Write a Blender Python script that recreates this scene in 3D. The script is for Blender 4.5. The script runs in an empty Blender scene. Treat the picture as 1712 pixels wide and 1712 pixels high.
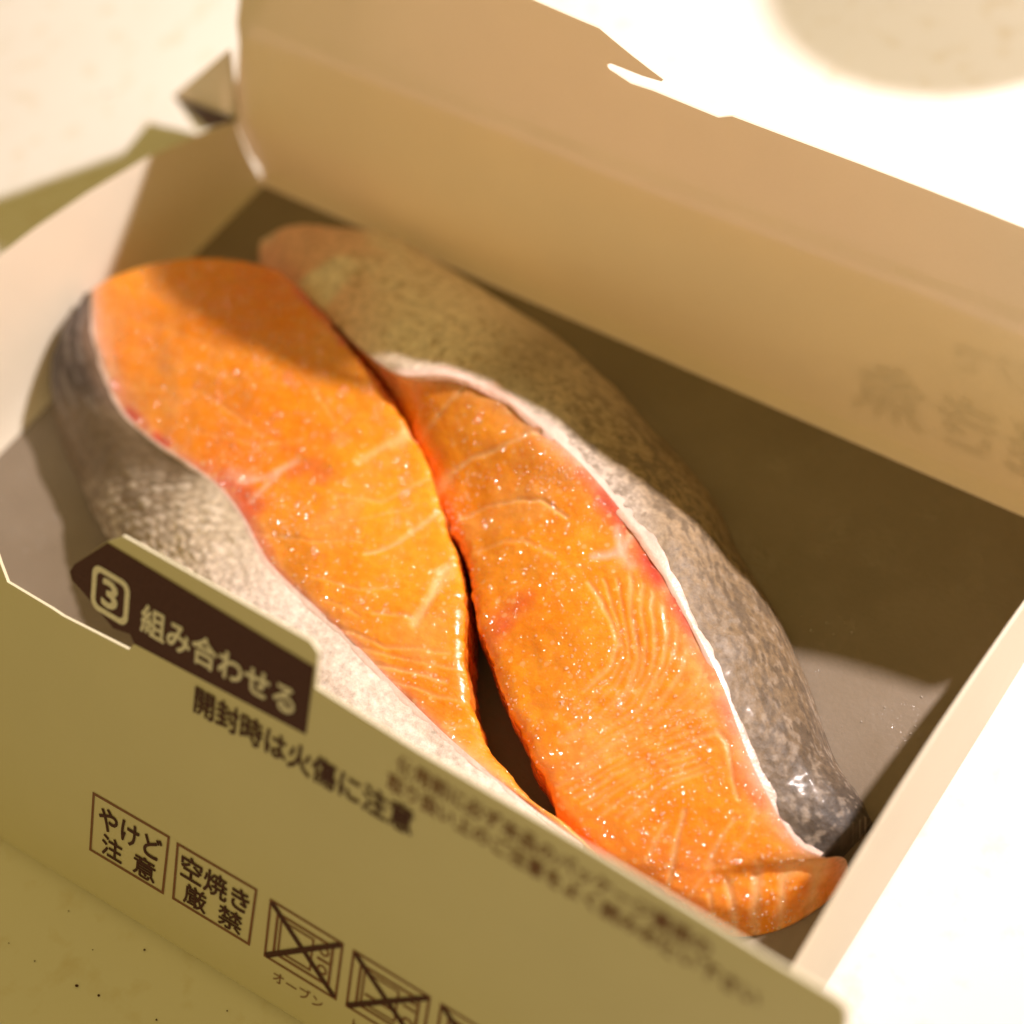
import bpy, bmesh, math, random
import numpy as np
from mathutils import Vector, Matrix

random.seed(7); rng = np.random.default_rng(7)
S = 0.00055                     # one layout unit is 0.55 mm
sc = bpy.context.scene
C = sc.collection

# ------------------------------------------------------------------ camera
cd = bpy.data.cameras.new('camera'); cam = bpy.data.objects.new('camera', cd); C.objects.link(cam)
RT = ((0.80026698, 0.40456414, -0.44260661), (0.57751953, -0.71864678, 0.38732158), (-0.1613814, -0.56557463, -0.80875298))
cpos = (373.364 * S, -259.114 * S, 400.0 * S)
m = Matrix(((RT[0][0], -RT[0][1], -RT[0][2], cpos[0]), (RT[1][0], -RT[1][1], -RT[1][2], cpos[1]),
            (RT[2][0], -RT[2][1], -RT[2][2], cpos[2]), (0, 0, 0, 1)))
cam.matrix_world = m
cd.sensor_width = 36; cd.lens = 60.918; cd.clip_start = 0.005; cd.clip_end = 50
cd.dof.use_dof = True; cd.dof.focus_distance = 0.236; cd.dof.aperture_fstop = 9.0; cd.dof.aperture_blades = 0
sc.camera = cam

# ------------------------------------------------------------------ light: warm dim room + one bare lamp close by, beyond the box
w = bpy.data.worlds.new('World'); sc.world = w; w.use_nodes = True
w.node_tree.nodes['Background'].inputs[0].default_value = (1.0, 0.71, 0.195, 1)
w.node_tree.nodes['Background'].inputs[1].default_value = 0.365
ld = bpy.data.lights.new('desk_lamp', 'POINT'); lamp = bpy.data.objects.new('desk_lamp', ld); C.objects.link(lamp)
lamp.location = (520 * S, 550 * S, 600 * S)
ld.energy = 17.5; ld.color = (1.0, 0.86, 0.82); ld.shadow_soft_size = 0.0085
sc.view_settings.view_transform = 'Standard'; sc.view_settings.look = 'None'
sc.view_settings.exposure = 0.0; sc.view_settings.gamma = 1.0
try:
    sc.cycles.max_bounces = 10; sc.cycles.transparent_max_bounces = 16
    sc.cycles.sample_clamp_indirect = 4.0
except Exception:
    pass

# ---- traced layout, in layout units
RIGHT = [
  [(30.8,-35.0,10.1),(31.4,-33.7,10.8),(22.5,-23.0,2.9)],
  [(60.6,-43.8,18.0),(63.2,-43.7,20.9),(35.5,-11.1,5.8)],
  [(91.0,-54.4,20.9),(96.8,-56.2,28.8),(57.3,-3.1,6.5)],
  [(111.3,-63.3,20.9),(117.4,-61.4,33.8),(82.8,-3.4,4.3)],
  [(128.4,-72.6,21.6),(130.8,-56.6,36.0),(109.1,-6.1,2.2)],
  [(141.9,-82.1,22.3),(145.1,-54.7,36.0),(131.3,-8.8,0.7)],
  [(153.0,-88.8,23.0),(161.3,-57.5,36.0),(150.7,-14.8,0.0)],
  [(162.7,-95.2,24.5),(179.6,-62.7,35.3),(170.2,-22.3,0.0)],
  [(172.5,-103.6,25.9),(198.6,-69.9,34.6),(188.4,-29.2,0.0)],
  [(181.7,-112.8,26.6),(215.1,-78.0,33.8),(205.1,-38.2,0.7)],
  [(194.6,-122.0,26.6),(231.2,-88.0,31.7),(218.6,-48.3,0.0)],
  [(206.1,-130.5,25.2),(245.7,-97.7,28.8),(237.0,-59.6,0.0)],
  [(218.5,-138.3,23.0),(258.5,-108.0,24.5),(253.8,-72.8,0.0)],
  [(230.0,-143.8,20.2),(269.3,-114.9,20.2),(269.5,-87.4,0.0)],
  [(241.6,-145.6,17.3),(278.0,-118.9,16.6),(280.9,-94.7,1.4)],
  [(253.1,-144.2,14.4),(284.0,-117.9,13.7),(287.6,-99.8,2.9)],
]
RIGHT_TAIL = [
  [(261.9,-143.8,12.2),(273.4,-129.1,13.0),(287.5,-115.0,11.5)],
  [(266.2,-143.4,7.9),(278.2,-132.0,9.0),(288.5,-113.6,7.2)],
  [(267.7,-142.7,0.7),(281.8,-134.5,1.1),(289.7,-115.0,2.2)],
]
LEFT = [
  [(53.5,-42.3,25.9),(1.0,-75.3,22.3),(-3.2,-78.6,17.3)],
  [(79.1,-50.8,27.4),(12.7,-87.4,20.2),(-2.7,-92.8,11.5)],
  [(98.2,-58.3,28.1),(28.2,-98.4,19.4),(-0.1,-102.1,6.5)],
  [(115.8,-65.8,28.1),(41.7,-105.3,19.4),(6.4,-109.4,2.2)],
  [(130.5,-73.6,28.1),(57.9,-109.0,20.9),(17.6,-117.2,1.4)],
  [(144.0,-82.9,28.1),(75.2,-111.1,23.0),(34.4,-125.8,2.2)],
  [(153.4,-91.1,28.1),(90.3,-113.4,24.5),(52.2,-134.1,6.5)],
  [(165.6,-100.6,28.1),(104.7,-118.7,25.9),(70.8,-141.4,10.1)],
  [(174.7,-109.1,28.1),(120.4,-126.4,26.6),(92.5,-147.5,15.1)],
  [(181.7,-119.5,28.1),(140.4,-131.0,27.4),(116.4,-152.5,18.7)],
  [(188.0,-127.4,27.4),(157.1,-134.4,27.4),(137.3,-155.8,20.2)],
  [(195.7,-134.1,26.6),(172.7,-138.4,27.4),(158.5,-158.2,21.6)],
  [(204.3,-140.0,25.9),(193.1,-143.0,27.4),(178.0,-160.1,21.6)],
  [(213.2,-142.7,25.9),(205.9,-145.2,27.4),(196.2,-161.3,21.6)],
  [(223.5,-145.0,24.5),(215.3,-146.1,25.9),(212.6,-161.4,20.2)],
  [(232.0,-145.4,23.0),(224.2,-146.7,23.8),(228.5,-159.0,18.7)],
  [(241.5,-147.0,21.6),(237.2,-147.0,21.6),(242.7,-157.3,17.3)],
]
RIGHT_LINES = [
  ([(130.2,-72.5,22.8),(132.5,-67.6,28.1),(137.2,-56.6,35.5)],1.02,0.60),
  ([(144.8,-82.7,23.2),(146.6,-76.8,27.0),(151.5,-71.5,30.5),(157.7,-65.8,33.5),(162.9,-60.7,35.3),(165.8,-59.9,35.6)],1.02,0.80),
  ([(144.7,-83.8,22.5),(144.5,-81.6,23.7),(145.8,-78.8,25.7)],2.72,0.80),
  ([(157.1,-87.7,25.1),(162.3,-83.0,28.4),(170.2,-78.2,31.5),(177.5,-76.1,32.9),(186.5,-77.4,33.5)],0.85,0.60),
  ([(168.2,-95.7,26.4),(174.5,-89.8,29.5),(179.9,-87.8,31.0),(188.6,-88.5,32.1)],0.85,0.35),
  ([(202.6,-91.5,32.9),(209.4,-94.5,32.6),(218.1,-100.9,31.6),(219.2,-106.9,30.7),(217.0,-116.0,29.1)],0.85,0.55),
  ([(210.3,-84.4,33.7),(218.2,-94.8,32.3),(224.4,-102.2,31.1),(226.4,-110.1,29.8),(224.0,-119.9,27.9),(219.4,-129.1,25.8)],0.85,0.50),
  ([(222.5,-87.1,32.7),(227.4,-93.1,31.8),(230.4,-100.7,30.7),(231.4,-112.5,28.9),(227.0,-121.7,27.3)],0.68,0.50),
  ([(233.7,-94.0,31.0),(235.8,-100.6,30.1),(235.0,-112.5,28.5),(230.2,-121.3,27.2)],0.68,0.35),
  ([(239.9,-94.8,30.0),(240.5,-99.7,29.5),(237.3,-110.6,28.5),(231.8,-121.3,27.0),(224.9,-131.9,24.8)],0.68,0.50),
  ([(246.3,-102.6,28.1),(241.5,-112.4,27.5),(234.8,-123.0,26.3),(223.4,-138.1,22.9)],0.68,0.45),
  ([(250.2,-107.8,26.6),(245.5,-113.5,26.6),(237.4,-124.7,25.5),(228.7,-138.3,22.4)],0.68,0.45),
  ([(248.4,-115.2,25.7),(239.1,-127.5,24.6),(233.1,-138.6,21.9)],0.68,0.35),
  ([(250.4,-107.6,26.5),(253.2,-108.3,25.8),(257.9,-113.4,23.8),(261.9,-118.8,21.7)],0.85,0.60),
  ([(253.9,-116.4,24.3),(248.1,-123.4,24.0),(242.6,-136.1,21.3)],0.68,0.35),
  ([(250.4,-132.5,21.0),(250.9,-137.2,19.2),(250.9,-141.2,17.1)],0.68,0.50),
  ([(253.0,-128.0,21.7),(255.1,-134.7,19.1),(257.1,-142.9,14.0)],0.85,0.60),
  ([(263.5,-122.9,20.4),(263.9,-128.9,18.7),(263.4,-134.5,16.2)],0.68,0.50),
  ([(266.1,-114.7,21.2),(267.7,-123.3,19.1),(267.3,-130.3,16.8)],0.68,0.35),
  ([(264.6,-132.8,16.6),(263.3,-137.8,14.2),(262.7,-142.5,12.5)],0.68,0.40),
  ([(268.8,-134.3,13.0),(271.6,-137.6,10.2),(273.2,-140.4,3.9)],1.53,0.80),
  ([(273.5,-127.7,13.9),(273.9,-129.3,12.6),(276.1,-134.3,9.3),(277.4,-137.8,2.8)],1.53,0.90),
  ([(279.0,-123.4,12.4),(279.2,-125.9,11.1),(280.9,-130.3,7.1),(281.6,-133.7,2.4)],1.36,0.85),
  ([(284.6,-119.0,10.2),(285.5,-123.3,5.6),(285.7,-126.9,2.4)],1.36,0.80),
  ([(266.2,-138.6,12.5),(268.4,-142.0,8.1)],1.02,0.50),
  ([(277.9,-124.3,12.7),(281.8,-120.1,13.5),(282.9,-119.2,12.2)],2.72,0.80),
  ([(285.6,-117.0,11.1),(285.2,-120.0,8.7)],2.38,0.80),
]
RIGHT_FINE = [
  ([(205.1,-88.9,33.3),(210.7,-93.1,32.8),(216.1,-97.7,32.1),(220.5,-102.6,31.3),(221.3,-108.7,30.3),(220.1,-114.8,29.3),(218.1,-120.6,28.0)],0.51,0.38),
  ([(207.8,-87.1,33.5),(213.4,-92.3,32.8),(218.9,-98.5,31.9),(223.0,-104.2,30.9),(223.3,-111.3,29.8),(221.5,-118.5,28.4),(218.7,-124.9,27.0)],0.51,0.38),
  ([(214.2,-85.1,33.5),(219.4,-91.9,32.6),(224.3,-98.4,31.6),(227.3,-105.7,30.4),(227.3,-113.0,29.2),(225.5,-120.1,27.8),(221.7,-126.6,26.4)],0.51,0.38),
  ([(218.0,-86.0,33.2),(223.0,-92.1,32.3),(227.0,-98.4,31.3),(229.0,-105.0,30.3),(229.5,-111.9,29.2),(227.3,-118.0,28.2),(224.5,-124.4,26.8)],0.51,0.38),
  ([(228.3,-89.7,31.9),(231.3,-95.3,31.2),(232.2,-101.5,30.5),(232.5,-107.9,29.5),(231.6,-113.8,28.6),(229.1,-119.3,27.7),(226.1,-125.1,26.6)],0.51,0.38),
  ([(234.0,-92.0,31.1),(235.6,-98.6,30.4),(235.0,-105.1,29.7),(233.8,-111.2,28.8),(231.9,-117.1,27.9),(228.9,-123.0,26.9),(225.4,-128.3,25.8)],0.51,0.38),
  ([(242.2,-97.5,29.4),(240.9,-103.9,28.9),(238.5,-110.4,28.3),(235.3,-116.6,27.6),(232.0,-122.6,26.7),(228.0,-128.2,25.6),(224.4,-134.0,24.2)],0.51,0.38),
  ([(244.4,-100.3,28.8),(242.3,-106.6,28.3),(239.1,-112.9,27.8),(235.8,-118.9,27.1),(231.8,-124.7,26.2),(227.8,-130.2,25.1),(223.9,-136.0,23.6)],0.51,0.38),
  ([(248.4,-105.5,27.3),(244.9,-111.1,27.1),(241.0,-116.3,26.9),(237.2,-121.8,26.2),(233.6,-127.6,25.3),(229.8,-132.7,24.2),(226.1,-138.2,22.7)],0.51,0.38),
  ([(249.4,-111.9,26.1),(246.0,-115.8,26.1),(242.5,-120.3,25.8),(239.2,-124.5,25.3),(236.6,-129.3,24.4),(233.8,-134.0,23.3),(231.1,-138.6,22.1)],0.51,0.38),
  ([(250.1,-115.7,25.2),(247.6,-119.4,25.0),(244.7,-122.7,24.8),(242.2,-126.3,24.4),(240.4,-130.2,23.6),(238.4,-134.2,22.7),(236.5,-138.0,21.6)],0.51,0.38),
  ([(252.1,-116.0,24.7),(249.6,-119.6,24.6),(246.9,-122.7,24.4),(244.6,-126.0,24.0),(243.1,-129.7,23.3),(241.4,-133.4,22.4),(239.7,-137.0,21.5)],0.51,0.38),
]
RIGHT_TENDON = [
  ([(199.0,-84.2,33.5),(202.2,-82.4,33.8),(204.5,-79.8,34.0),(200.0,-74.6,34.3)],1.53,0.90),
  ([(204.5,-79.8,34.0),(204.7,-73.0,34.4)],1.53,0.90),
  ([(204.5,-79.8,34.0),(208.9,-82.3,33.9)],2.04,0.80),
]
RIGHT_RED = [
  ([(183.6,-65.6,34.9),(189.8,-68.0,34.7)],3.74,0.50),
  ([(193.0,-69.5,34.6),(198.5,-71.3,34.5),(202.5,-72.6,34.4)],5.78,0.90),
  ([(206.9,-75.3,34.2),(211.4,-78.7,34.0),(217.0,-82.2,33.5)],5.10,1.00),
  ([(223.6,-84.2,32.8),(227.3,-86.2,32.3),(231.4,-88.5,31.6)],3.74,0.85),
  ([(238.6,-92.8,30.4),(243.0,-96.1,29.4)],2.72,0.70),
  ([(248.3,-101.7,27.8),(252.3,-104.7,26.5)],3.06,0.35),
  ([(162.4,-57.8,36.0),(169.5,-59.6,35.7)],2.72,0.50),
  ([(186.6,-110.4,28.1),(188.1,-107.4,29.0),(189.5,-103.5,29.9)],5.78,0.55),
  ([(188.3,-116.1,27.1),(188.9,-111.4,28.3)],4.25,0.50),
  ([(259.3,-112.9,23.5),(266.2,-117.0,20.8)],3.40,0.35),
  ([(109.0,-60.6,28.3),(114.5,-62.6,27.1),(117.2,-65.1,23.3)],3.74,0.60),
]
LEFT_LINES = [
  ([(123.3,-89.0,28.6),(125.7,-81.5,28.4),(128.4,-72.3,28.1)],1.87,0.60),
  ([(128.0,-78.9,28.3),(129.7,-73.1,28.1)],2.72,0.45),
  ([(144.1,-112.5,29.7),(149.4,-104.2,29.4),(151.8,-91.3,28.2)],0.85,0.80),
  ([(168.7,-122.9,29.3),(167.3,-112.9,29.1),(165.1,-103.3,28.4)],2.04,0.85),
  ([(167.8,-110.4,28.8),(167.1,-104.5,28.4)],2.04,0.40),
  ([(157.0,-125.2,29.4),(165.9,-121.9,29.5),(168.9,-122.5,29.3)],0.85,0.50),
  ([(165.9,-136.7,27.4),(177.2,-133.0,28.4),(185.2,-131.3,27.9)],1.02,0.55),
  ([(142.0,-128.2,28.3),(154.4,-127.8,29.0)],0.85,0.25),
  ([(13.3,-80.2,22.1),(21.2,-88.9,20.8),(27.2,-94.6,20.2),(33.0,-97.7,20.2)],0.85,0.35),
  ([(28.5,-90.7,21.2),(32.4,-87.9,22.2),(36.6,-82.3,23.7),(40.1,-75.9,25.0)],0.68,0.30),
  ([(189.4,-142.3,27.4),(196.9,-138.3,26.9)],0.85,0.30),
]
LEFT_FINE = [
  ([(111.2,-120.5,26.6),(128.1,-116.2,28.9),(140.2,-109.9,29.6)],0.68,0.35),
  ([(135.1,-124.6,28.4),(149.6,-121.6,29.5),(156.4,-117.5,29.7)],0.68,0.30),
  ([(151.0,-133.1,27.4),(165.2,-131.6,28.5),(180.9,-124.0,28.3)],0.68,0.35),
  ([(159.7,-135.0,27.4),(172.9,-131.1,28.6),(186.3,-126.4,27.6)],0.68,0.30),
  ([(171.5,-138.1,27.4),(184.1,-136.0,27.9),(193.0,-133.1,27.0)],0.68,0.35),
  ([(19.4,-67.1,25.3),(41.0,-67.5,26.2),(61.9,-62.7,27.4)],0.68,0.28),
  ([(22.7,-77.0,23.6),(41.2,-76.6,25.0),(65.8,-76.1,26.6)],0.68,0.25),
  ([(44.5,-95.6,21.9),(63.2,-90.4,24.5),(88.1,-93.6,26.3)],0.68,0.30),
  ([(47.4,-83.7,24.4),(69.5,-83.6,26.0),(85.2,-76.4,27.4)],0.68,0.25),
  ([(63.4,-67.4,27.2),(86.0,-71.3,27.8),(106.7,-79.9,28.0)],0.68,0.25),
  ([(70.0,-100.9,23.8),(89.2,-97.5,26.2),(101.1,-89.8,27.5)],0.68,0.25),
  ([(124.4,-101.3,28.9),(137.5,-96.3,29.0),(143.6,-83.1,28.1)],0.85,0.35),
  ([(124.8,-112.3,28.9),(135.5,-104.4,29.4),(145.8,-93.8,28.7)],0.68,0.30),
]
LEFT_TENDON = [
  ([(94.4,-108.8,25.8),(101.3,-104.0,27.1),(105.7,-96.0,27.8)],1.53,0.75),
  ([(102.0,-112.7,26.3),(102.8,-107.7,26.9),(103.4,-102.7,27.4)],1.53,0.75),
  ([(90.0,-108.4,25.4),(96.8,-106.6,26.4)],2.72,0.50),
]
LEFT_RED = [
  ([(41.9,-104.6,19.6),(46.8,-105.7,20.0)],2.89,1.00),
  ([(57.3,-108.3,20.9),(63.1,-108.7,21.7)],2.89,1.00),
  ([(30.3,-98.7,19.6),(52.5,-107.4,20.4)],2.72,0.45),
  ([(89.5,-110.6,24.9),(98.0,-111.8,25.8),(105.2,-114.7,26.6)],5.78,0.75),
  ([(99.8,-116.7,25.5),(106.4,-119.5,26.0),(117.9,-125.5,26.5)],4.42,0.55),
  ([(70.0,-109.8,22.5),(83.1,-110.1,24.3)],2.38,0.40),
  ([(63.6,-45.6,26.5),(70.3,-47.8,26.9),(80.3,-52.0,27.5),(90.9,-56.6,27.9)],3.40,1.00),
  ([(90.8,-56.1,27.9),(105.0,-61.1,28.1),(117.0,-66.4,28.1)],2.21,0.70),
  ([(107.3,-99.6,27.8),(110.7,-95.5,28.1),(117.2,-97.9,28.5)],4.76,0.50),
  ([(117.9,-125.5,26.5),(140.0,-130.9,27.4),(159.7,-135.0,27.4)],1.70,0.35),
  ([(168.3,-137.3,27.4),(196.5,-143.7,27.4)],1.36,0.30),
]
PANEL_TOP= [(92.8,84.6),(95.7,80.6),(111.4,80.7),(115.1,80.5),(137.0,82.2),(138.7,84.7),(137.2,86.6),(131.8,85.5),(121.4,90.2),(117.7,91.6),(116.7,93.6),(117.9,96.0),(127.9,106.9),(132.5,110.5),(189.2,112.1),(191.5,110.5),(191.9,101.4),(220.2,100.8),(264.9,101.7),(305.1,101.4),(317.5,101.6),(319.5,100.8)]
TABPRINT= [(116.7,93.6),(117.9,96.0),(128.0,106.7),(191.1,106.5),(190.8,88.0),(138.7,84.7),(137.2,86.6),(131.8,85.5),(121.4,90.2),(117.7,91.6)]
CRUMBS=[(141.5,-239.2),(148.2,-237.9),(138.5,-230.1),(150.2,-222.7),(118.0,-241.0),(125.6,-226.0),(165.2,-234.3),(127.4,-240.6),(179.0,-222.8)]

# ------------------------------------------------------------------ numpy noise
def _hash(ix, iy, iz, seed):
    n = (ix.astype(np.int64) * 374761393 + iy.astype(np.int64) * 668265263 + iz.astype(np.int64) * 2147483647 + seed * 974711) & 0xffffffff
    n = ((n ^ (n >> 13)) * 1274126177) & 0xffffffff
    n = ((n ^ (n >> 16)) * 2246822519) & 0xffffffff
    return ((n ^ (n >> 15)) & 0xffff) / 65535.0
def vnoise(p, scale, seed=0):
    q = np.asarray(p, float) / scale
    i = np.floor(q); f = q - i; f = f * f * (3 - 2 * f); i = i.astype(np.int64)
    r = 0
    for dx in (0, 1):
        for dy in (0, 1):
            for dz in (0, 1):
                wgt = (f[..., 0] if dx else 1 - f[..., 0]) * (f[..., 1] if dy else 1 - f[..., 1]) * (f[..., 2] if dz else 1 - f[..., 2])
                r = r + wgt * _hash(i[..., 0] + dx, i[..., 1] + dy, i[..., 2] + dz, seed)
    return r
def fbm(p, scale, seed=0, octv=3):
    r = 0; a = 1; t = 0
    for o in range(octv):
        r = r + a * vnoise(p, scale / 2 ** o, seed + o * 17); t += a; a *= .5
    return r / t
def sstep(a, b, x):
    t = np.clip((x - a) / (b - a), 0, 1); return t * t * (3 - 2 * t)
def seg_dist(P, line):
    """distance of points to a 3D polyline"""
    L = np.array(line, float) * (1, 1, .25); P = P * np.array((1, 1, .25)); d = np.full(P.shape[:-1], 1e9)
    for a, b in zip(L[:-1], L[1:]):
        ab = b - a; t = np.clip(((P - a) @ ab) / (ab @ ab + 1e-9), 0, 1)
        d = np.minimum(d, np.linalg.norm(P - (a + t[..., None] * ab), axis=-1))
    return d
def spline(K, ts):
    """Catmull-Rom through K (n,...) at parameters ts in 0..n-1"""
    K = np.asarray(K, float); n = len(K)
    i = np.clip(np.floor(ts).astype(int), 0, n - 2); f = ts - i
    f = f.reshape((-1,) + (1,) * (K.ndim - 1))
    g = lambda j: K[np.clip(j, 0, n - 1)]
    p0, p1, p2, p3 = g(i - 1), g(i), g(i + 1), g(i + 2)
    return .5 * (2 * p1 + (p2 - p0) * f + (2 * p0 - 5 * p1 + 4 * p2 - p3) * f ** 2 + (3 * p1 - p0 - 3 * p2 + p3) * f ** 3)

# ------------------------------------------------------------------ object helpers
def link(name, me, mat=None, parent=None):
    o = bpy.data.objects.new(name, me); C.objects.link(o)
    if mat: me.materials.append(mat)
    if parent: o.parent = parent
    return o
def tag(o, label=None, cat=None, group=None, kind=None):
    for k, v in (('label', label), ('category', cat), ('group', group), ('kind', kind)):
        if v: o[k] = v
    return o
def thing(name, label, cat, group=None):
    o = bpy.data.objects.new(name, None); C.objects.link(o); o.empty_display_size = .01
    return tag(o, label, cat, group)
def grid_mesh(name, V, col=None, smooth=True):
    n, mm = V.shape[:2]
    idx = np.arange(n * mm).reshape(n, mm)
    F = np.stack([idx[:-1, :-1], idx[1:, :-1], idx[1:, 1:], idx[:-1, 1:]], -1).reshape(-1, 4)
    me = bpy.data.meshes.new(name)
    me.from_pydata((V.reshape(-1, 3) * S).tolist(), [], F.tolist())
    if smooth: me.polygons.foreach_set('use_smooth', [True] * len(me.polygons))
    if col is not None:
        a = me.color_attributes.new('Col', 'FLOAT_COLOR', 'POINT')
        c = np.ones((n * mm, 4)); c[:, :3] = col.reshape(-1, 3)
        a.data.foreach_set('color', c.astype(np.float32).ravel())
    me.update()
    return me
def sheet(name, outline, fmap, thick, mat, parent, cuts=((), ()), sharp=25):
    """a cut piece of card: 2D outline -> folded by fmap(u, v) -> real thickness"""
    bm = bmesh.new()
    vs = [bm.verts.new((a, b, 0)) for a, b in outline]
    bm.faces.new(vs); bm.normal_update()
    bmesh.ops.triangulate(bm, faces=bm.faces[:])
    for ax in (0, 1):
        for c in cuts[ax]:
            no = (1, 0, 0) if ax == 0 else (0, 1, 0); co = (c, 0, 0) if ax == 0 else (0, c, 0)
            bmesh.ops.bisect_plane(bm, geom=bm.verts[:] + bm.edges[:] + bm.faces[:], dist=1e-5, plane_co=co, plane_no=no)
    bm.normal_update()
    flip = bm.faces[:][0].normal.z < 0
    UV = [(v.co.x, v.co.y) for v in bm.verts]; bm.verts.index_update()
    faces = [[v.index for v in f.verts] for f in bm.faces]
    if flip: faces = [f[::-1] for f in faces]
    from collections import Counter
    cnt = Counter()
    for f in faces:
        for a, b in zip(f, f[1:] + f[:1]): cnt[(a, b)] += 1
    bound = [e for e in cnt if (e[1], e[0]) not in cnt]
    bm.free()
    P = np.array([fmap(a, b) for a, b in UV]); e = .05
    du = np.array([fmap(a + e, b) for a, b in UV]) - P; dv = np.array([fmap(a, b + e) for a, b in UV]) - P
    N = np.cross(du, dv); N /= np.linalg.norm(N, axis=1)[:, None] + 1e-12
    n = len(P)
    V = np.concatenate([P, P - N * thick])
    F = faces + [[i + n for i in f[::-1]] for f in faces] + [[b, a, a + n, b + n] for a, b in bound]
    me = bpy.data.meshes.new(name); me.from_pydata((V * S).tolist(), [], F)
    me.polygons.foreach_set('use_smooth', [True] * len(me.polygons))
    me.update(); me.set_sharp_from_angle(angle=math.radians(sharp))
    return link(name, me, mat, parent)

# ------------------------------------------------------------------ materials
def new_mat(name):
    mt = bpy.data.materials.new(name); mt.use_nodes = True
    nt = mt.node_tree; b = nt.nodes['Principled BSDF']
    return mt, nt, b
def nd(nt, typ, **kw):
    n = nt.nodes.new(typ)
    for k, v in kw.items():
        if k in n.inputs: n.inputs[k].default_value = v
        else: setattr(n, k, v)
    return n
def obj_coord(nt, scale=1.0, stretch=(1, 1, 1)):
    tc = nd(nt, 'ShaderNodeTexCoord'); mp = nd(nt, 'ShaderNodeMapping')
    mp.inputs['Scale'].default_value = [scale * s / S for s in stretch]      # so that node scale 1 = one layout unit
    nt.links.new(tc.outputs['Object'], mp.inputs['Vector']); return mp.outputs['Vector']
def noise(nt, vec, scale, detail=3, rough=.55):
    n = nd(nt, 'ShaderNodeTexNoise'); n.inputs['Scale'].default_value = scale; n.inputs['Detail'].default_value = detail
    n.inputs['Roughness'].default_value = rough; nt.links.new(vec, n.inputs['Vector']); return n.outputs['Fac']
def ramp(nt, fac, a, b, ca=(0, 0, 0, 1), cb=(1, 1, 1, 1)):
    r = nd(nt, 'ShaderNodeValToRGB'); e = r.color_ramp.elements
    e[0].position = a; e[1].position = b; e[0].color = ca; e[1].color = cb
    nt.links.new(fac, r.inputs['Fac']); return r.outputs['Color']
def mixc(nt, fac, a, b, mode='MIX'):
    n = nd(nt, 'ShaderNodeMix', data_type='RGBA', blend_type=mode)
    for s, v in ((0, fac), (6, a), (7, b)):
        if isinstance(v, (int, float)): n.inputs[s].default_value = v
        elif isinstance(v, tuple): n.inputs[s].default_value = v
        else: nt.links.new(v, n.inputs[s])
    return n.outputs[2]
def math_n(nt, op, a, b=0.0):
    n = nd(nt, 'ShaderNodeMath', operation=op)
    for s, v in ((0, a), (1, b)):
        if isinstance(v, (int, float)): n.inputs[s].default_value = v
        else: nt.links.new(v, n.inputs[s])
    return n.outputs[0]
def bump(nt, b, h, strength, dist):
    n = nd(nt, 'ShaderNodeBump'); n.inputs['Strength'].default_value = strength; n.inputs['Distance'].default_value = dist * S
    nt.links.new(h, n.inputs['Height'])
    prev = b.inputs['Normal'].links
    if prev: nt.links.new(prev[0].from_socket, n.inputs['Normal'])
    nt.links.new(n.outputs['Normal'], b.inputs['Normal'])

def paper_mat(name, col, trans=.10):
    mt, nt, b = new_mat(name)
    v = obj_coord(nt)
    f = noise(nt, v, .9, 4); g = noise(nt, v, .03, 3)
    c = mixc(nt, ramp(nt, g, .3, .7), tuple(x * .96 for x in col) + (1,), col + (1,))
    c = mixc(nt, math_n(nt, 'MULTIPLY', f, .10), c, (.6, .52, .42, 1))
    nt.links.new(c, b.inputs['Base Color'])
    b.inputs['Roughness'].default_value = .55; b.inputs['Specular IOR Level'].default_value = .25
    bump(nt, b, f, .12, .25); bump(nt, b, noise(nt, v, .05, 2), .25, 1.2)
    if trans:
        t = nd(nt, 'ShaderNodeBsdfTranslucent'); t.inputs['Color'].default_value = (1.0, .82, .70, 1)
        mx = nd(nt, 'ShaderNodeMixShader'); mx.inputs[0].default_value = trans
        nt.links.new(b.outputs[0], mx.inputs[1]); nt.links.new(t.outputs[0], mx.inputs[2])
        nt.links.new(mx.outputs[0], nt.nodes['Material Output'].inputs['Surface'])
    return mt
M_paper = paper_mat('white_card', (.92, .895, .78), .27)
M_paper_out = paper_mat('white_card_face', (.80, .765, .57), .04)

def ink_mat(name, col):
    mt, nt, b = new_mat(name)
    v = obj_coord(nt); f = noise(nt, v, 1.5, 3)
    nt.links.new(mixc(nt, ramp(nt, f, .3, .75), col + (1,), tuple(min(1, x * 1.35 + .01) for x in col) + (1,)), b.inputs['Base Color'])
    b.inputs['Roughness'].default_value = .5; b.inputs['Specular IOR Level'].default_value = .3
    return mt
M_ink = ink_mat('brown_ink', (.055, .010, .005))
M_ink2 = ink_mat('brown_ink_fine', (.20, .085, .05))
M_knock = ink_mat('bare_card_lettering', (.80, .76, .70))

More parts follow.
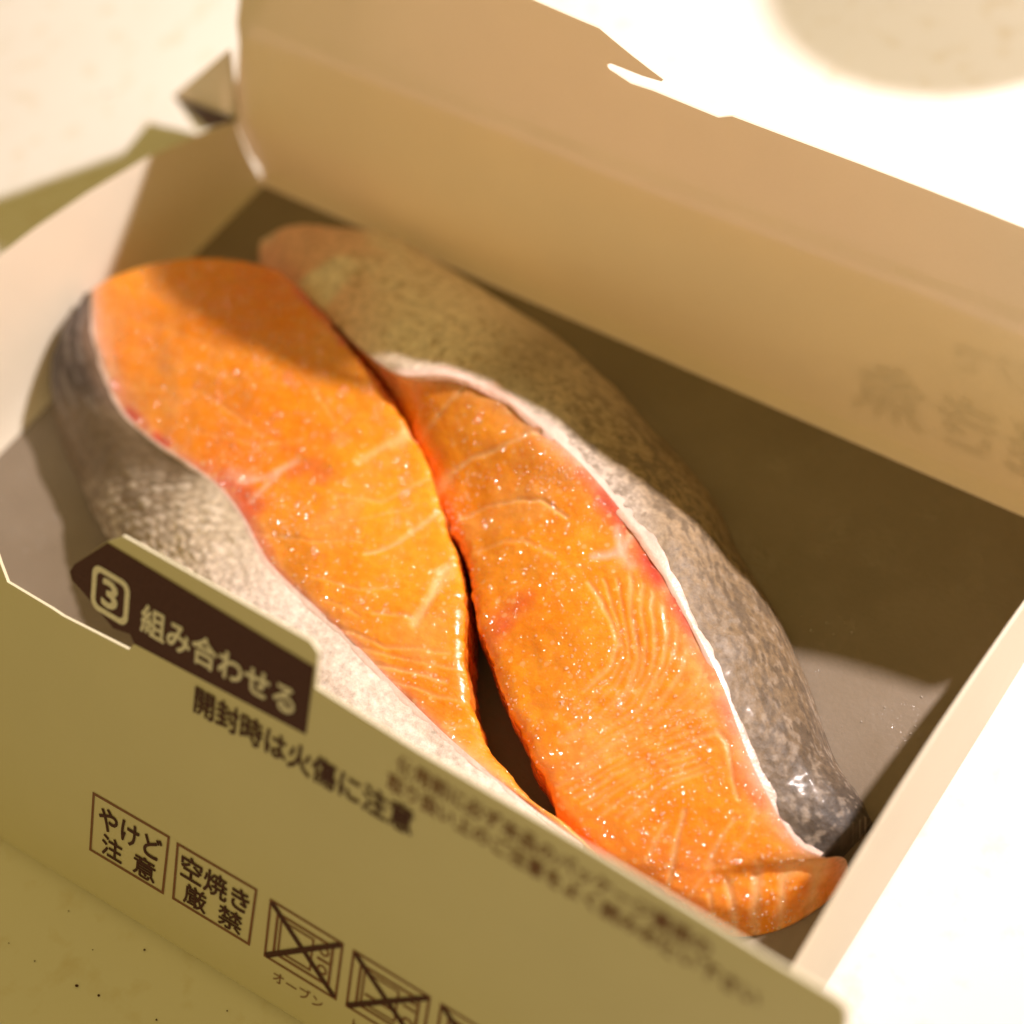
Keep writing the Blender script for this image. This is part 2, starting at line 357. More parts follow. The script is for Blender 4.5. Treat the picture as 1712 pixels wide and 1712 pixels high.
# susceptor floor
mt, nt, b = new_mat('grey_film'); M_floor = mt
v = obj_coord(nt)
c = mixc(nt, ramp(nt, noise(nt, v, .03, 4), .3, .7), (.235, .19, .14, 1), (.285, .235, .18, 1))
c = mixc(nt, math_n(nt, 'MULTIPLY', noise(nt, v, .5, 4), .25), c, (.17, .13, .095, 1))
nt.links.new(c, b.inputs['Base Color'])
b.inputs['Metallic'].default_value = 0.0; b.inputs['Specular IOR Level'].default_value = .3
nt.links.new(ramp(nt, noise(nt, v, .05, 3), .35, .65, (.32, .32, .32, 1), (.6, .6, .6, 1)), b.inputs['Roughness'])
bump(nt, b, noise(nt, v, .05, 3), .25, 1.2); bump(nt, b, noise(nt, v, .8, 3), .25, .35)
nt.links.new(ramp(nt, noise(nt, v, .05, 4, .6), .53, .68, (0, 0, 0, 1), (.7, .7, .7, 1)), b.inputs['Coat Weight'])
b.inputs['Coat Roughness'].default_value = .09
cb = nd(nt, 'ShaderNodeBump'); cb.inputs['Strength'].default_value = 1.0; cb.inputs['Distance'].default_value = 4.8 * S
nt.links.new(noise(nt, v, .30, 1.5, .6), cb.inputs['Height']); nt.links.new(cb.outputs['Normal'], b.inputs['Coat Normal'])

# table top
mt, nt, b = new_mat('pale_laminate'); M_table = mt
v = obj_coord(nt)
c = mixc(nt, ramp(nt, noise(nt, v, .012, 4), .3, .7), (.90, .885, .855, 1), (.93, .92, .90, 1))
c = mixc(nt, ramp(nt, noise(nt, v, .1, 5), .55, .8), c, (.82, .76, .64, 1))
sp = nd(nt, 'ShaderNodeTexVoronoi'); sp.inputs['Scale'].default_value = .045; sp.inputs['Randomness'].default_value = 1
nt.links.new(v, sp.inputs['Vector'])
c = mixc(nt, math_n(nt, 'LESS_THAN', sp.outputs['Distance'], math_n(nt, 'MULTIPLY', noise(nt, v, .02, 1), .055)), c, (.14, .085, .04, 1))
nt.links.new(c, b.inputs['Base Color'])
b.inputs['Roughness'].default_value = .38
bump(nt, b, noise(nt, v, .25, 4), .08, .5)

def flesh_mat():
    mt, nt, b = new_mat('raw_salmon_flesh')
    v = obj_coord(nt)
    a = nd(nt, 'ShaderNodeAttribute', attribute_name='Col')
    f = noise(nt, v, .35, 5, .65)
    c = mixc(nt, .55, a.outputs['Color'], ramp(nt, f, .25, .75, (.90, .72, .6, 1), (1.04, 1.25, 1.4, 1)), 'MULTIPLY')
    fs = ramp(nt, noise(nt, v, 1.1, 4, .7), .62, .74)
    c = mixc(nt, math_n(nt, 'MULTIPLY', fs, .28), c, (.95, .52, .22, 1))
    fv = nd(nt, 'ShaderNodeTexVoronoi', feature='F1'); fv.inputs['Scale'].default_value = .30; nt.links.new(v, fv.inputs['Vector'])
    fm = math_n(nt, 'MULTIPLY', noise(nt, v, .06, 3), .42)
    fk = ramp(nt, math_n(nt, 'SUBTRACT', fm, fv.outputs['Distance']), 0.0, .07)
    c = mixc(nt, math_n(nt, 'MULTIPLY', fk, .40), c, (.98, .60, .30, 1))
    nt.links.new(c, b.inputs['Base Color'])
    b.inputs['Subsurface Weight'].default_value = .42; b.inputs['Subsurface Radius'].default_value = (1.0, .45, .12)
    b.inputs['Subsurface Scale'].default_value = 4 * S
    nt.links.new(ramp(nt, noise(nt, v, .12, 3), .35, .65, (.14, .14, .14, 1), (.40, .40, .40, 1)), b.inputs['Roughness'])
    b.inputs['Specular IOR Level'].default_value = .55
    cl = noise(nt, v, .09, 4, .6)
    nt.links.new(ramp(nt, cl, .36, .54, (.08, .08, .08, 1), (1, 1, 1, 1)), b.inputs['Coat Weight'])
    b.inputs['Coat Roughness'].default_value = .09; b.inputs['Coat IOR'].default_value = 1.5
    bump(nt, b, noise(nt, v, .16, 4), .28, .9)
    bump(nt, b, noise(nt, v, 1.1, 3), .22, .3)
    hh = math_n(nt, 'ADD', noise(nt, v, .20, 1.2, .5), math_n(nt, 'MULTIPLY', noise(nt, v, .46, 1.0, .5), .62))
    cb = nd(nt, 'ShaderNodeBump'); cb.inputs['Strength'].default_value = 1.0; cb.inputs['Distance'].default_value = 5.4 * S
    nt.links.new(hh, cb.inputs['Height']); nt.links.new(cb.outputs['Normal'], b.inputs['Coat Normal'])
    return mt
M_flesh = flesh_mat()
def skin_mat():
    mt, nt, b = new_mat('salmon_skin')
    v = obj_coord(nt)
    a = nd(nt, 'ShaderNodeAttribute', attribute_name='Col')
    f = noise(nt, v, .45, 5, .7)
    c = mixc(nt, .8, a.outputs['Color'], ramp(nt, f, .25, .75, (.5, .48, .45, 1), (1.4, 1.4, 1.4, 1)), 'MULTIPLY')
    nt.links.new(c, b.inputs['Base Color'])
    b.inputs['Subsurface Weight'].default_value = .12; b.inputs['Subsurface Radius'].default_value = (1, .6, .4); b.inputs['Subsurface Scale'].default_value = 2 * S
    b.inputs['Roughness'].default_value = .5; b.inputs['Specular IOR Level'].default_value = .28
    b.inputs['Coat Weight'].default_value = .06; b.inputs['Coat Roughness'].default_value = .15
    vo = nd(nt, 'ShaderNodeTexVoronoi', feature='F1'); vo.inputs['Scale'].default_value = .55; nt.links.new(v, vo.inputs['Vector'])
    bump(nt, b, noise(nt, v, .2, 4), .3, .5)
    bump(nt, b, vo.outputs['Distance'], .3, .35)
    bump(nt, b, noise(nt, v, 1.5, 3), .4, .25)
    return mt
M_skin = skin_mat()
mt, nt, b = new_mat('white_fat'); M_fat = mt
v = obj_coord(nt)
a = nd(nt, 'ShaderNodeAttribute', attribute_name='Col')
nt.links.new(mixc(nt, .5, a.outputs['Color'], ramp(nt, noise(nt, v, .4, 4), .3, .7, (.85, .78, .76, 1), (1.08, 1.08, 1.08, 1)), 'MULTIPLY'), b.inputs['Base Color'])
b.inputs['Subsurface Weight'].default_value = .3; b.inputs['Subsurface Radius'].default_value = (1, .6, .45); b.inputs['Subsurface Scale'].default_value = 2.5 * S
b.inputs['Roughness'].default_value = .3; b.inputs['Coat Weight'].default_value = .3; b.inputs['Coat Roughness'].default_value = .15
bump(nt, b, noise(nt, v, .5, 4), .45, .5); bump(nt, b, noise(nt, v, 1.6, 2), .4, .25)

def bead_mat(name, tint, body):
    mt, nt, b = new_mat(name)
    b.inputs['Base Color'].default_value = tint + (1,); b.inputs['Roughness'].default_value = .12
    b.inputs['Specular IOR Level'].default_value = .5
    v = obj_coord(nt); bump(nt, b, noise(nt, v, 1.2, 2), .5, .4)
    t = nd(nt, 'ShaderNodeBsdfTransparent'); mx = nd(nt, 'ShaderNodeMixShader'); mx.inputs[0].default_value = body
    nt.links.new(t.outputs[0], mx.inputs[1]); nt.links.new(b.outputs[0], mx.inputs[2])
    nt.links.new(mx.outputs[0], nt.nodes['Material Output'].inputs['Surface'])
    return mt
M_frost = bead_mat('frost_grain', (1.0, .90, .74), .24)
M_wet = bead_mat('water_bead', (.75, .70, .64), .35)

# ------------------------------------------------------------------ table
bm = bmesh.new()
bmesh.ops.create_cube(bm, size=1.0)
for vv in bm.verts:
    vv.co = Vector(((vv.co.x * 2600 + 200) * S, (vv.co.y * 2600 + 100) * S, (vv.co.z * 40 - 20 - 1.6) * S))
me = bpy.data.meshes.new('table_top'); bm.to_mesh(me); bm.free()
tag(link('table_top', me, M_table), kind='structure')

# ------------------------------------------------------------------ the card box
box = thing('card_box', 'open white card box with brown Japanese printing, holding two salmon slices', 'box')

# floor of grey film
fo = [(0, 0), (0, -221), (297, -210), (297, 0)]
sheet('tray_floor', fo[::-1], lambda a, b_: (a, b_, 0.0), .9, M_floor, box)

# front panel: ruled sheet leaning back, its lower edge curled under
def y0(x): return -224.5 + .068 * (x - 98.4)
def front(x, s):
    w_ = s / 102.0
    return np.array((x, y0(x) + w_ * (-167 - y0(x)), 88 * w_))
S0 = 6.2; RC = 4.2
def front_curl(x, s):
    if s >= S0: return front(x, s)
    p = front(x, S0); d = front(x, S0) - front(x, S0 + 1); d /= np.linalg.norm(d)
    n = np.array((0, -d[2], d[1])); 
    if n[1] < 0: n = -n
    ph = (S0 - s) / RC
    return p + RC * n - RC * n * math.cos(ph) + RC * d * math.sin(ph)
PANEL = [(-30, -3.2), (320.5, -3.2), (320.5, 97)] + PANEL_TOP[::-1] + [(88, 92), (82, 99), (79, 101.3), (-30, 101.5)]
front_panel = sheet('front_panel', PANEL, front_curl, .85, M_paper_out, box,
                    cuts=(list(range(-24, 320, 8)), [-2.4, -1.4, -.4, .8, 2, 3.2, 4.2, 5.2] + [S0] + list(range(12, 112, 8))))

def on_front(me, name, mat, lift, parent=front_panel):
    """bend a flat print (u=x, v=s in layout units) onto the front panel"""
    for v_ in me.vertices:
        x, s = v_.co.x, v_.co.y
        p = front_curl(x, s); du = front_curl(x + .1, s) - p; dv = front_curl(x, s + .1) - p
        n = np.cross(du, dv); n /= np.linalg.norm(n)
        v_.co = Vector((p + n * (lift + v_.co.z)) * S)
    me.update()
    return link(name, me, mat, parent)
def poly_me(name, polys, cut=4.0):
    bm = bmesh.new()
    for pl in polys:
        bm.faces.new([bm.verts.new((a, b_, 0)) for a, b_ in pl])
    bm.normal_update()
    bmesh.ops.triangulate(bm, faces=bm.faces[:])
    if cut:
        xs = [v_.co.x for v_ in bm.verts]
        for c in np.arange(min(xs) + cut, max(xs), cut):
            bmesh.ops.bisect_plane(bm, geom=bm.verts[:] + bm.edges[:] + bm.faces[:], dist=1e-5, plane_co=(c, 0, 0), plane_no=(1, 0, 0))
    me = bpy.data.meshes.new(name); bm.to_mesh(me); bm.free(); return me
def text_me(body, x, s, height, bold=0.0, spacing=1.0, width=None, shear=0.0, s1=None):
    """text as a flat mesh with its left end and baseline at (x, s)"""
    cu = bpy.data.curves.new('t', 'FONT'); cu.body = body; cu.offset = min(bold, .006); cu.space_character = spacing; cu.resolution_u = 3
    o = bpy.data.objects.new('t', cu); C.objects.link(o)
    bpy.context.view_layer.update()
    me = bpy.data.meshes.new_from_object(o.evaluated_get(bpy.context.evaluated_depsgraph_get()))
    bpy.data.objects.remove(o); bpy.data.curves.remove(cu)
    xs = [v_.co.x for v_ in me.vertices]; x_0, x_1 = min(xs), max(xs)
    k = (width / (x_1 - x_0)) if width else height / .9
    ky = height / .9
    for v_ in me.vertices:
        t = (v_.co.x - x_0) * k
        v_.co.x, v_.co.y = x + t + shear * v_.co.y * ky, s + v_.co.y * ky + ((s1 - s) * t / width if s1 is not None else 0)
    if bold > .01:                                          # heavier weight: the same letters struck several times
        bm = bmesh.new()
        for q_, (dx, dy) in enumerate(((0, 0), (-1, 0), (1, 0), (0, 1), (0, -1))):
            n0 = len(bm.verts); bm.from_mesh(me); bm.verts.ensure_lookup_table()
            for v_ in bm.verts[n0:]:
                v_.co += Vector((dx * bold * height * .62, dy * bold * height * .62, .03 * q_))
        bm.to_mesh(me); bm.free()
    return me
def text_on(name, *a, mat=M_ink2, lift=.14, parent=front_panel, **k):
    return on_front(text_me(*a, **k), name, mat, lift, parent)

tab = on_front(poly_me('tab_print', [TABPRINT]), 'tab_print', M_ink, .12)
def frame_poly(q, w_):
    (ax, ay), (bx, by), (cx, cy), (dx, dy) = q      # tl tr br bl
    i = [(ax + w_, ay - w_), (bx - w_, by - w_), (cx - w_, cy + w_), (dx + w_, dy + w_)]
    return [[q[k], q[(k + 1) % 4], i[(k + 1) % 4], i[k]] for k in range(4)]
def round_rect(x0, x1, s0, s1, r, n=5):
    pts = []
    for cx, cy, a0 in ((x1 - r, s1 - r, 0), (x0 + r, s1 - r, 90), (x0 + r, s0 + r, 180), (x1 - r, s0 + r, 270)):
        for k in range(n + 1):
            a_ = math.radians(a0 + 90 * k / n); pts.append((cx + r * math.cos(a_), cy + r * math.sin(a_)))
    return pts
ro = round_rect(124.0, 136.2, 87.7, 99.6, 2.6); ri = round_rect(125.5, 134.7, 89.2, 98.1, 1.5)
on_front(poly_me('number_frame', [[ro[k], ro[(k + 1) % len(ro)], ri[(k + 1) % len(ri)], ri[k]] for k in range(len(ro))], 0), 'number_frame', M_knock, .2)
text_on('number', '3', 127.6, 90.4, 8.9, bold=.05, width=4.8, mat=M_knock, lift=.2)
text_on('tab_lettering', '組み合わせる', 140.4, 90.0, 7.4, bold=.035, width=46.5, s1=91.2, mat=M_knock, lift=.2)
text_on('warning_lettering', '開封時は火傷に注意', 158.4, 77.0, 7.2, bold=.03, width=63.0, s1=78.6, mat=M_ink)
text_on('instruction_lettering', '使用前に必ず本品のパッケージ裏面の', 215.4, 93.2, 4.5, bold=.012, width=76.5)
text_on('instruction_lettering', '取り扱い上のご注意をよく読みお使い下さい', 213.6, 87.2, 4.5, bold=.012, width=90.0, s1=88.0)
# boxed warnings
on_front(poly_me('warning_frame', frame_poly([(128.9, 36.3), (154.6, 37.0), (154.2, 18.3), (129.1, 18.0)], .75)), 'warning_frame', M_ink2, .14)
text_on('warning_lettering', 'やけど', 131.6, 27.6, 7.0, bold=.025, width=20.8, mat=M_ink)
text_on('warning_lettering', '注', 133.2, 20.2, 6.2, bold=.02, width=6.8, mat=M_ink)
text_on('warning_lettering', '意', 143.8, 20.2, 6.2, bold=.02, width=7.2, mat=M_ink)
on_front(poly_me('warning_frame', frame_poly([(156.8, 36.6), (182.2, 37.2), (181.7, 18.7), (156.9, 18.6)], .75)), 'warning_frame', M_ink2, .14)
text_on('warning_lettering', '空焼き', 158.8, 28.0, 7.0, bold=.02, width=21.4, mat=M_ink)
text_on('warning_lettering', '厳', 160.4, 20.6, 6.2, bold=.015, width=7.2, mat=M_ink)
text_on('warning_lettering', '禁', 171.4, 20.6, 6.2, bold=.015, width=7.4, mat=M_ink)
# crossed-out oven symbols
def bar_poly(a, b_, w_):
    a = np.array(a, float); b_ = np.array(b_, float); d = b_ - a; d /= np.linalg.norm(d); n = np.array((-d[1], d[0])) * w_ / 2
    return [tuple(a + n), tuple(a - n), tuple(b_ - n), tuple(b_ + n)]
def ring_poly(cx, cy, r, w_, n=18):
    o = [(cx + r * math.cos(2 * math.pi * k / n), cy + r * math.sin(2 * math.pi * k / n)) for k in range(n)]
    i = [(cx + (r - w_) * math.cos(2 * math.pi * k / n), cy + (r - w_) * math.sin(2 * math.pi * k / n)) for k in range(n)]
    return [[o[k], o[(k + 1) % n], i[(k + 1) % n], i[k]] for k in range(n)]
def oven_symbol(x0, s0, kind):
    W, H = 22.0, 18.6
    q = lambda a, b_: (x0 + a * W, s0 + b_ * H)
    fr = frame_poly([q(0, 1), q(1, 1), q(1, 0), q(0, 0)], .7)
    f_ = on_front(poly_me('symbol_frame', fr), 'symbol_frame', M_ink2, .14)
    inner = frame_poly([q(.11, .86), q(.89, .86), q(.89, .14), q(.11, .14)], .75)
    inner += frame_poly([q(.17, .78), q(.63, .78), q(.63, .22), q(.17, .22)], .55)
    if kind == 0:
        inner += ring_poly(*q(.77, .68), 1.5, .6) + ring_poly(*q(.77, .36), 1.5, .6) + [bar_poly(q(.69, .52), q(.85, .52), .8)]
    else:
        inner += ring_poly(*q(.77, .34), 1.7, .7) + [bar_poly(q(.22, .40), q(.58, .40), .7), bar_poly(q(.69, .72), q(.85, .72), .7), bar_poly(q(.69, .60), q(.85, .60), .7)]
    on_front(poly_me('oven_symbol', inner), 'oven_symbol', M_ink2, .17)
    on_front(poly_me('cross_stroke', [bar_poly(q(.03, .96), q(.97, .04), 1.5)]), 'cross_stroke', M_ink, .20)
    on_front(poly_me('cross_stroke', [bar_poly(q(.03, .04), q(.97, .96), 1.5)]), 'cross_stroke', M_ink, .23)
oven_symbol(186.0, 18.2, 0); oven_symbol(210.6, 18.2, 1); oven_symbol(235.2, 18.2, 0)
text_on('symbol_caption', 'オーブン', 189.4, 12.6, 3.6, bold=.01, width=15.0)
text_on('symbol_caption', 'トースター', 213.2, 12.6, 3.6, bold=.01, width=17.0)

# back wall with lid flap
_bx = np.arange(-20, 341, 1.0)
_by = np.interp(_bx, [-20, 0, 50, 80, 110, 150, 235, 262, 285, 312, 340], [31, 30, 26, 20, 15, 12.5, 13, 16, 23, 26, 27])
_by = np.convolve(np.pad(_by, 12, mode='edge'), np.ones(25) / 25, 'valid')
def back(x, z):
    yb = float(np.interp(x, _bx, _by)); yf = .42 * yb; zf = 76 - 1.15 * yf; zt = 117 - 1.09 * yb
    y = float(np.interp(z, [-1, 0, 4.2, 5.6, 26, zf - 1, zf + .5, zt, zt + 30], [-.2, 0, 3.0, 3.2, 3.4, yf + .8, yf + 2.1, yb, yb + .85 * (yb - yf)]))
    return np.array((x, y, z))
BACK = [(0, 0), (313, 0), (313, 79.5), (302, 80.6), (291.7, 82.2), (284.3, 83.9), (277.0, 86.1), (269.7, 88.5), (262.3, 90.7), (254.6, 92.4), (246.8, 93.6), (238.7, 94.6), (230.4, 95.3), (221.8, 95.7), (204, 96.1), (185.6, 96.6),
        (181.6, 94.8), (162.0, 96.0), (155.3, 95.8), (148.4, 97.7), (147.4, 98.7), (149.0, 99.5), (152.1, 99.5), (158.6, 99.3), (164.6, 99.6), (165.2, 100.4), (145.3, 108.3), (126, 108.4), (120, 108.4), (80, 104), (50, 98),
        (10, 93), (-26, 92), (-22, 84), (0, 80), (0, 60), (0, 53), (-3.0, 40), (-7.6, 28), (-5.6, 9)]  # upper left tongue is added out of view to widen the table shadow
back_panel = sheet('back_panel', BACK, back, .85, M_paper, box, cuts=(list(range(6, 312, 6)), [2, 4.2, 5.6, 12, 19, 26, 34, 42, 50, 56] + list(range(60, 110, 2))), sharp=30)
# side ear of the back panel, folded outwards, its printed face turned under
def quad_sheet(name, pts, mat, parent, thick=.8):
    P = np.array(pts, float); n = np.cross(P[1] - P[0], P[2] - P[0]); n /= np.linalg.norm(n)
    k = len(P); V = np.concatenate([P, P - n * thick])
    F = [list(range(k)), [i + k for i in range(k)][::-1]] + [[(i + 1) % k, i, i + k, (i + 1) % k + k] for i in range(k)]
    me = bpy.data.meshes.new(name); me.from_pydata((V * S).tolist(), [], F); me.update()
    return link(name, me, mat, parent)
ear = quad_sheet('side_ear', [(-.4, 6.6, 53.6), (-51.8, 14.0, 8.3), (-3.4, 3.0, 27.8)], M_paper, back_panel)
quad_sheet('shade_flap', [(0.5, 36.5, 86.5), (0.5, 31.5, 92.5), (30, 31, 93), (36, 64.5, 74), (16, 64.5, 72.8)], M_paper, back_panel)  # unseen flap added behind the wall to cast the shadow left of the box
ear2 = quad_sheet('lower_ear', [(-51.8, 14.0, 8.0), (-40.0, 10.0, -.4), (-5.0, 1.6, 24.0), (-3.6, 2.4, 27.4)], M_paper_out, back_panel)
earp = quad_sheet('ear_print', [(-50.0, 12.6, 9.6), (-29.2, 7.0, 8.3), (-5.0, 1.2, 25.5), (-4.6, 1.6, 27.6)], M_ink, back_panel, .1)

# curved end panels
RIM = [(2.3, 25), (-14, 31.6), (-33, 38.5), (-43, 41), (-57, 44.5), (-78, 48.5), (-93, 50.4), (-110, 51), (-130, 49.5), (-160, 44), (-180, 38)]
def end_left(y, z): return np.array((-3.4 * (1 - math.exp(-max(z, 0) / 4.5)) - .085 * z, y, z))
def end_right(y, z): return np.array((297 + .035 * z, y, z))
EL = [(1.0, 0)] + RIM + [(-203, 29), (-221, 4), (-222, 0)]
ER = [(.8, 0)] + [(y, z) for y, z in RIM] + [(-190, 33), (-205, 6), (-207, 0)]
zc = [1, 2, 3.5, 5, 7, 9, 12, 16, 20, 26, 32, 38, 44, 48]
sheet('end_panel', EL, lambda a, b_: end_left(a, b_), .85, M_paper, box, cuts=(list(range(-216, 0, 9)), zc))
sheet('end_panel', ER, lambda a, b_: end_right(a, b_), -.85, M_paper, box, cuts=(list(range(-200, 0, 9)), zc))

# ------------------------------------------------------------------ salmon slices
def blend(col, mask, c, s=1.0):
    k = np.clip(mask * s, 0, 1)[..., None]; return col * (1 - k) + np.array(c) * k
def line_mask(P, line, w_, wob):
    d = seg_dist(P, line); return np.clip(1 - d / (w_ * wob), 0, 1) ** 1.2

def build_slice(label, rows, tail, lines, tendons, reds, side, seed):
    root = thing('salmon_slice', label, 'salmon slice', 'raw salmon slices in the box')
    rows = np.array(rows)                                  # k, (gap, fat, contact), xyz
    n = len(rows)
    gap, fat, con = rows[:, 0], rows[:, 1], rows[:, 2]
    mid = (gap + fat) / 2; wd = np.linalg.norm(fat - gap, axis=1); mid[:, 2] += np.minimum(2.5, wd * .04)
    if side == 'left': mid[0] += np.array((-5.5, 5.0, 0))
    fg, ff, fm = gap, fat, mid
    if tail is not None:
        tail = np.array(tail)
        fg = np.concatenate([gap, tail[:, 0]]); fm = np.concatenate([mid, tail[:, 1]]); ff = np.concatenate([fat, tail[:, 2]])
    nf = len(fg)
    NR = 30 * (nf - 1) + 1; ts = np.linspace(0, nf - 1, NR)
    G, Mi, Fa = spline(fg, ts), spline(fm, ts), spline(ff, ts)
    # ragged cut edge on the gap side
    ins = (Fa - G); ins[:, 2] = 0; ins /= np.linalg.norm(ins, axis=1)[:, None] + 1e-6
    rag = (fbm(G, 11.0, seed + 5, 4) - .5) * 4.2 + (fbm(G, 2.6, seed + 6, 2) - .5) * 1.2
    rag *= np.clip(np.linalg.norm(Fa - G, axis=1) / 12, 0, 1)
    G = G + ins * rag[:, None]
    NU = 130; us = np.linspace(0, 1, NU)
    q = lambda u: (2 * (u - .5) * (u - 1), 4 * u * (1 - u), 2 * u * (u - .5))
    a, b_, c = q(us)
    top = G[:, None] * a[None, :, None] + Mi[:, None] * b_[None, :, None] + Fa[:, None] * c[None, :, None]
    width = np.linalg.norm(Fa - G, axis=1)[:, None]
    de = us[None] * width                                   # distance from the gap edge
    top[..., 2] -= 1.6 * np.exp(-de / 1.4)
    amp = np.clip(width / 15, 0, 1)
    top[..., 2] += amp * ((fbm(top, 26, seed, 3) - .5) * 3.6 + (fbm(top, 6, seed + 3, 3) - .5) * 1.0)
    wob = .75 + .9 * fbm(top, 9, seed + 9, 3)
    warp = np.stack([fbm(top, 12, seed + 21, 3), fbm(top, 12, seed + 31, 3), np.full(top.shape[:2], .5)], -1) - .5
    TP = top + warp * 2.6
    base = np.array((.97, .285, .010))
    col = np.ones(top.shape) * base
    nz = fbm(top, 30, seed + 40, 4)
    col = blend(col, sstep(.45, .75, nz), (.96, .35, .022), .8)
    col = blend(col, sstep(.50, .25, nz), (.93, .21, .006), .6)
    kk = ts[:, None] + np.zeros(NU)[None]
    # soft muscle bands
    ph = (kk * 1.9 + 2.2 * us[None] ** 1.5 + 1.2 * fbm(top, 25, seed + 50, 2)) * 2 * math.pi
    col = blend(col, .5 + .5 * np.sin(ph * 1.7), (.97, .38, .03), .20)
    groove = np.zeros(top.shape[:2])
    for ln, w_, s_ in lines:
        mk = np.clip(line_mask(TP, ln, w_ * .80 + .22, wob) * s_ * (.75 + 1.1 * fbm(top, 8, seed + 55, 3)), 0, .95)
        col = blend(col, mk, (.98, .52, .22), 1.0); groove = np.maximum(groove, mk)
    col = blend(col, sstep(.90, 1.0, us)[None] * (.3 + .8 * fbm(top, 14, seed + 61, 2)), (.92, .34, .18), .6)
    df = (1 - us)[None] * width
    col = blend(col, np.exp(-df / 2.4) * (.4 + .9 * fbm(top, 6, seed + 63, 3)), (.95, .58, .46), .95)
    for ln, w_, s_ in reds:
        mk = np.clip(1 - seg_dist(TP, ln) / (w_ * .80), 0, 1) ** .7 * s_
        col = blend(col, mk, (.72, .075, .050), 1.0)
    for ln, w_, s_ in tendons:
        mk = line_mask(TP, ln, w_ * 1.0, wob) * s_
        col = blend(col, mk, (.95, .58, .44), 1.0); groove = np.maximum(groove, mk * .5)
    # frosty pale haze patches
    col = blend(col, sstep(.56, .74, fbm(top, 16, seed + 70, 4)), (.93, .42, .12), .45)
    top[..., 2] -= groove * .5
    # gap wall down to the tray
    NW = 22; wv = np.linspace(0, 1, NW)[:-1]
    bot = G.copy(); bot[:, 2] = .2; bot[:, :2] += ins[:, :2] * 1.5
    up = top[:, 0]
    wall = bot[:, None] * (1 - wv)[None, :, None] + up[:, None] * wv[None, :, None]
    wall[..., :2] -= (ins[:, None, :2] * (np.sin(wv * math.pi) * 1.2 + (fbm(wall, 5, seed + 80, 3) - .5) * 2.0 * np.sin(wv * math.pi))[..., None])
    wcol = np.ones(wall.shape) * np.array((.84, .21, .012))
    wcol = blend(wcol, sstep(.5, .7, fbm(wall, 8, seed + 84, 3)), (.9, .28, .05), .6)
    V = np.concatenate([wall, top], 1); CC = np.concatenate([wcol, col], 1)
    # closing end walls
    def endrow(r): e = r.copy(); e[:, 2] = .2; return e
    V = np.concatenate([endrow(V[0])[None], V, endrow(V[-1])[None]]); CC = np.concatenate([CC[:1], CC, CC[-1:]])
    fl = link('flesh', grid_mesh('flesh', V, CC), M_flesh, root)
    # skin
    NS = 30 * (n - 1) + 1; t2 = np.linspace(0, n - 1, NS)
    F2, C2 = spline(fat, t2), spline(con, t2)
    out = C2 - F2; out[:, 2] = 0; L = np.linalg.norm(out, axis=1)[:, None]; out /= L + 1e-6
    M2 = (F2 + C2) / 2 + out * np.minimum(6, L * .2); M2[:, 2] += np.minimum(5 if side == 'right' else 2.5, L[:, 0] * .2)
    NV = 70; vs_ = np.linspace(0, 1, NV); a, b_, c = q(vs_)
    sk = F2[:, None] * a[None, :, None] + M2[:, None] * b_[None, :, None] + C2[:, None] * c[None, :, None]
    sk[..., 2] = np.maximum(sk[..., 2], .3)
    und = C2 - out * 9; und[:, 2] = .2
    K2 = t2[:, None] + np.zeros(NV)[None]; VV = vs_[None] + np.zeros(NS)[:, None]
    nrm = np.zeros(sk.shape); nrm[..., 2] = .7; nrm[..., :2] = out[:, None, :2] * .7
    edge = np.clip(np.minimum(VV, 1 - VV) * 8, 0, 1)
    sk += nrm * (edge * ((fbm(sk, 18, seed + 90, 2) - .5) * 3.4 + (fbm(sk, 3.5, seed + 91, 2) - .5) * .8))[..., None]
    # coordinates stretched along the slice, for streaks
    ST = np.stack([K2 * 3.0, VV * 34, np.zeros(K2.shape)], -1)
    fine = fbm(ST * np.array((1.0, 1.0, 1)), 2.2, seed + 95, 3); big = fbm(sk, 22, seed + 97, 3); dots = fbm(sk, 1.9, seed + 98, 3)
    if side == 'right':
        sc_ = np.ones(sk.shape) * np.array((.35, .26, .165))
        sc_ = blend(sc_, sstep(6.0, 3.5, K2), (.96, .82, .72), 1)
        sc_ = blend(sc_, sstep(8.5, 5.0, K2) * sstep(5.0, 6.0, K2), (.72, .59, .46), .7)
        sc_ = blend(sc_, sstep(3.2, .8, K2) * sstep(.32, .5, big), (.88, .48, .37), .9)
        sc_ = blend(sc_, sstep(.26, .0, VV) * sstep(4.5, 5.5, K2) * sstep(9.5, 7.5, K2), (.66, .58, .52), .9)
        sc_ = blend(sc_, sstep(8.5, 11, K2), (.20, .14, .080), .9)
        sc_ = blend(sc_, sstep(11.5, 13.5, K2), (.115, .085, .058), .85)
        sc_ = blend(sc_, sstep(13.2, 14.6, K2), (.045, .038, .034), .9)
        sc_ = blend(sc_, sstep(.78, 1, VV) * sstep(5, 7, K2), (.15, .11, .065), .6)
        stre = fbm(np.stack([K2 * 15.0, VV * 58, K2 * 0], -1), 2.2, seed + 99, 3)
        sp_ = sstep(.50, .60, stre) * sstep(4.2, 8, K2) * (.4 + .6 * sstep(.03, .3, VV))
        sc_ = blend(sc_, sp_, (.085, .066, .05), .55)
        sc_ = blend(sc_, sstep(.60, .42, stre) * sstep(8, 10, K2) * sstep(.5, .62, dots), (.36, .30, .24), .5)
        sc_ = blend(sc_, sstep(.56, .66, dots) * sstep(3.5, 7, K2) * sstep(12, 8, K2), (.16, .12, .08), .55)
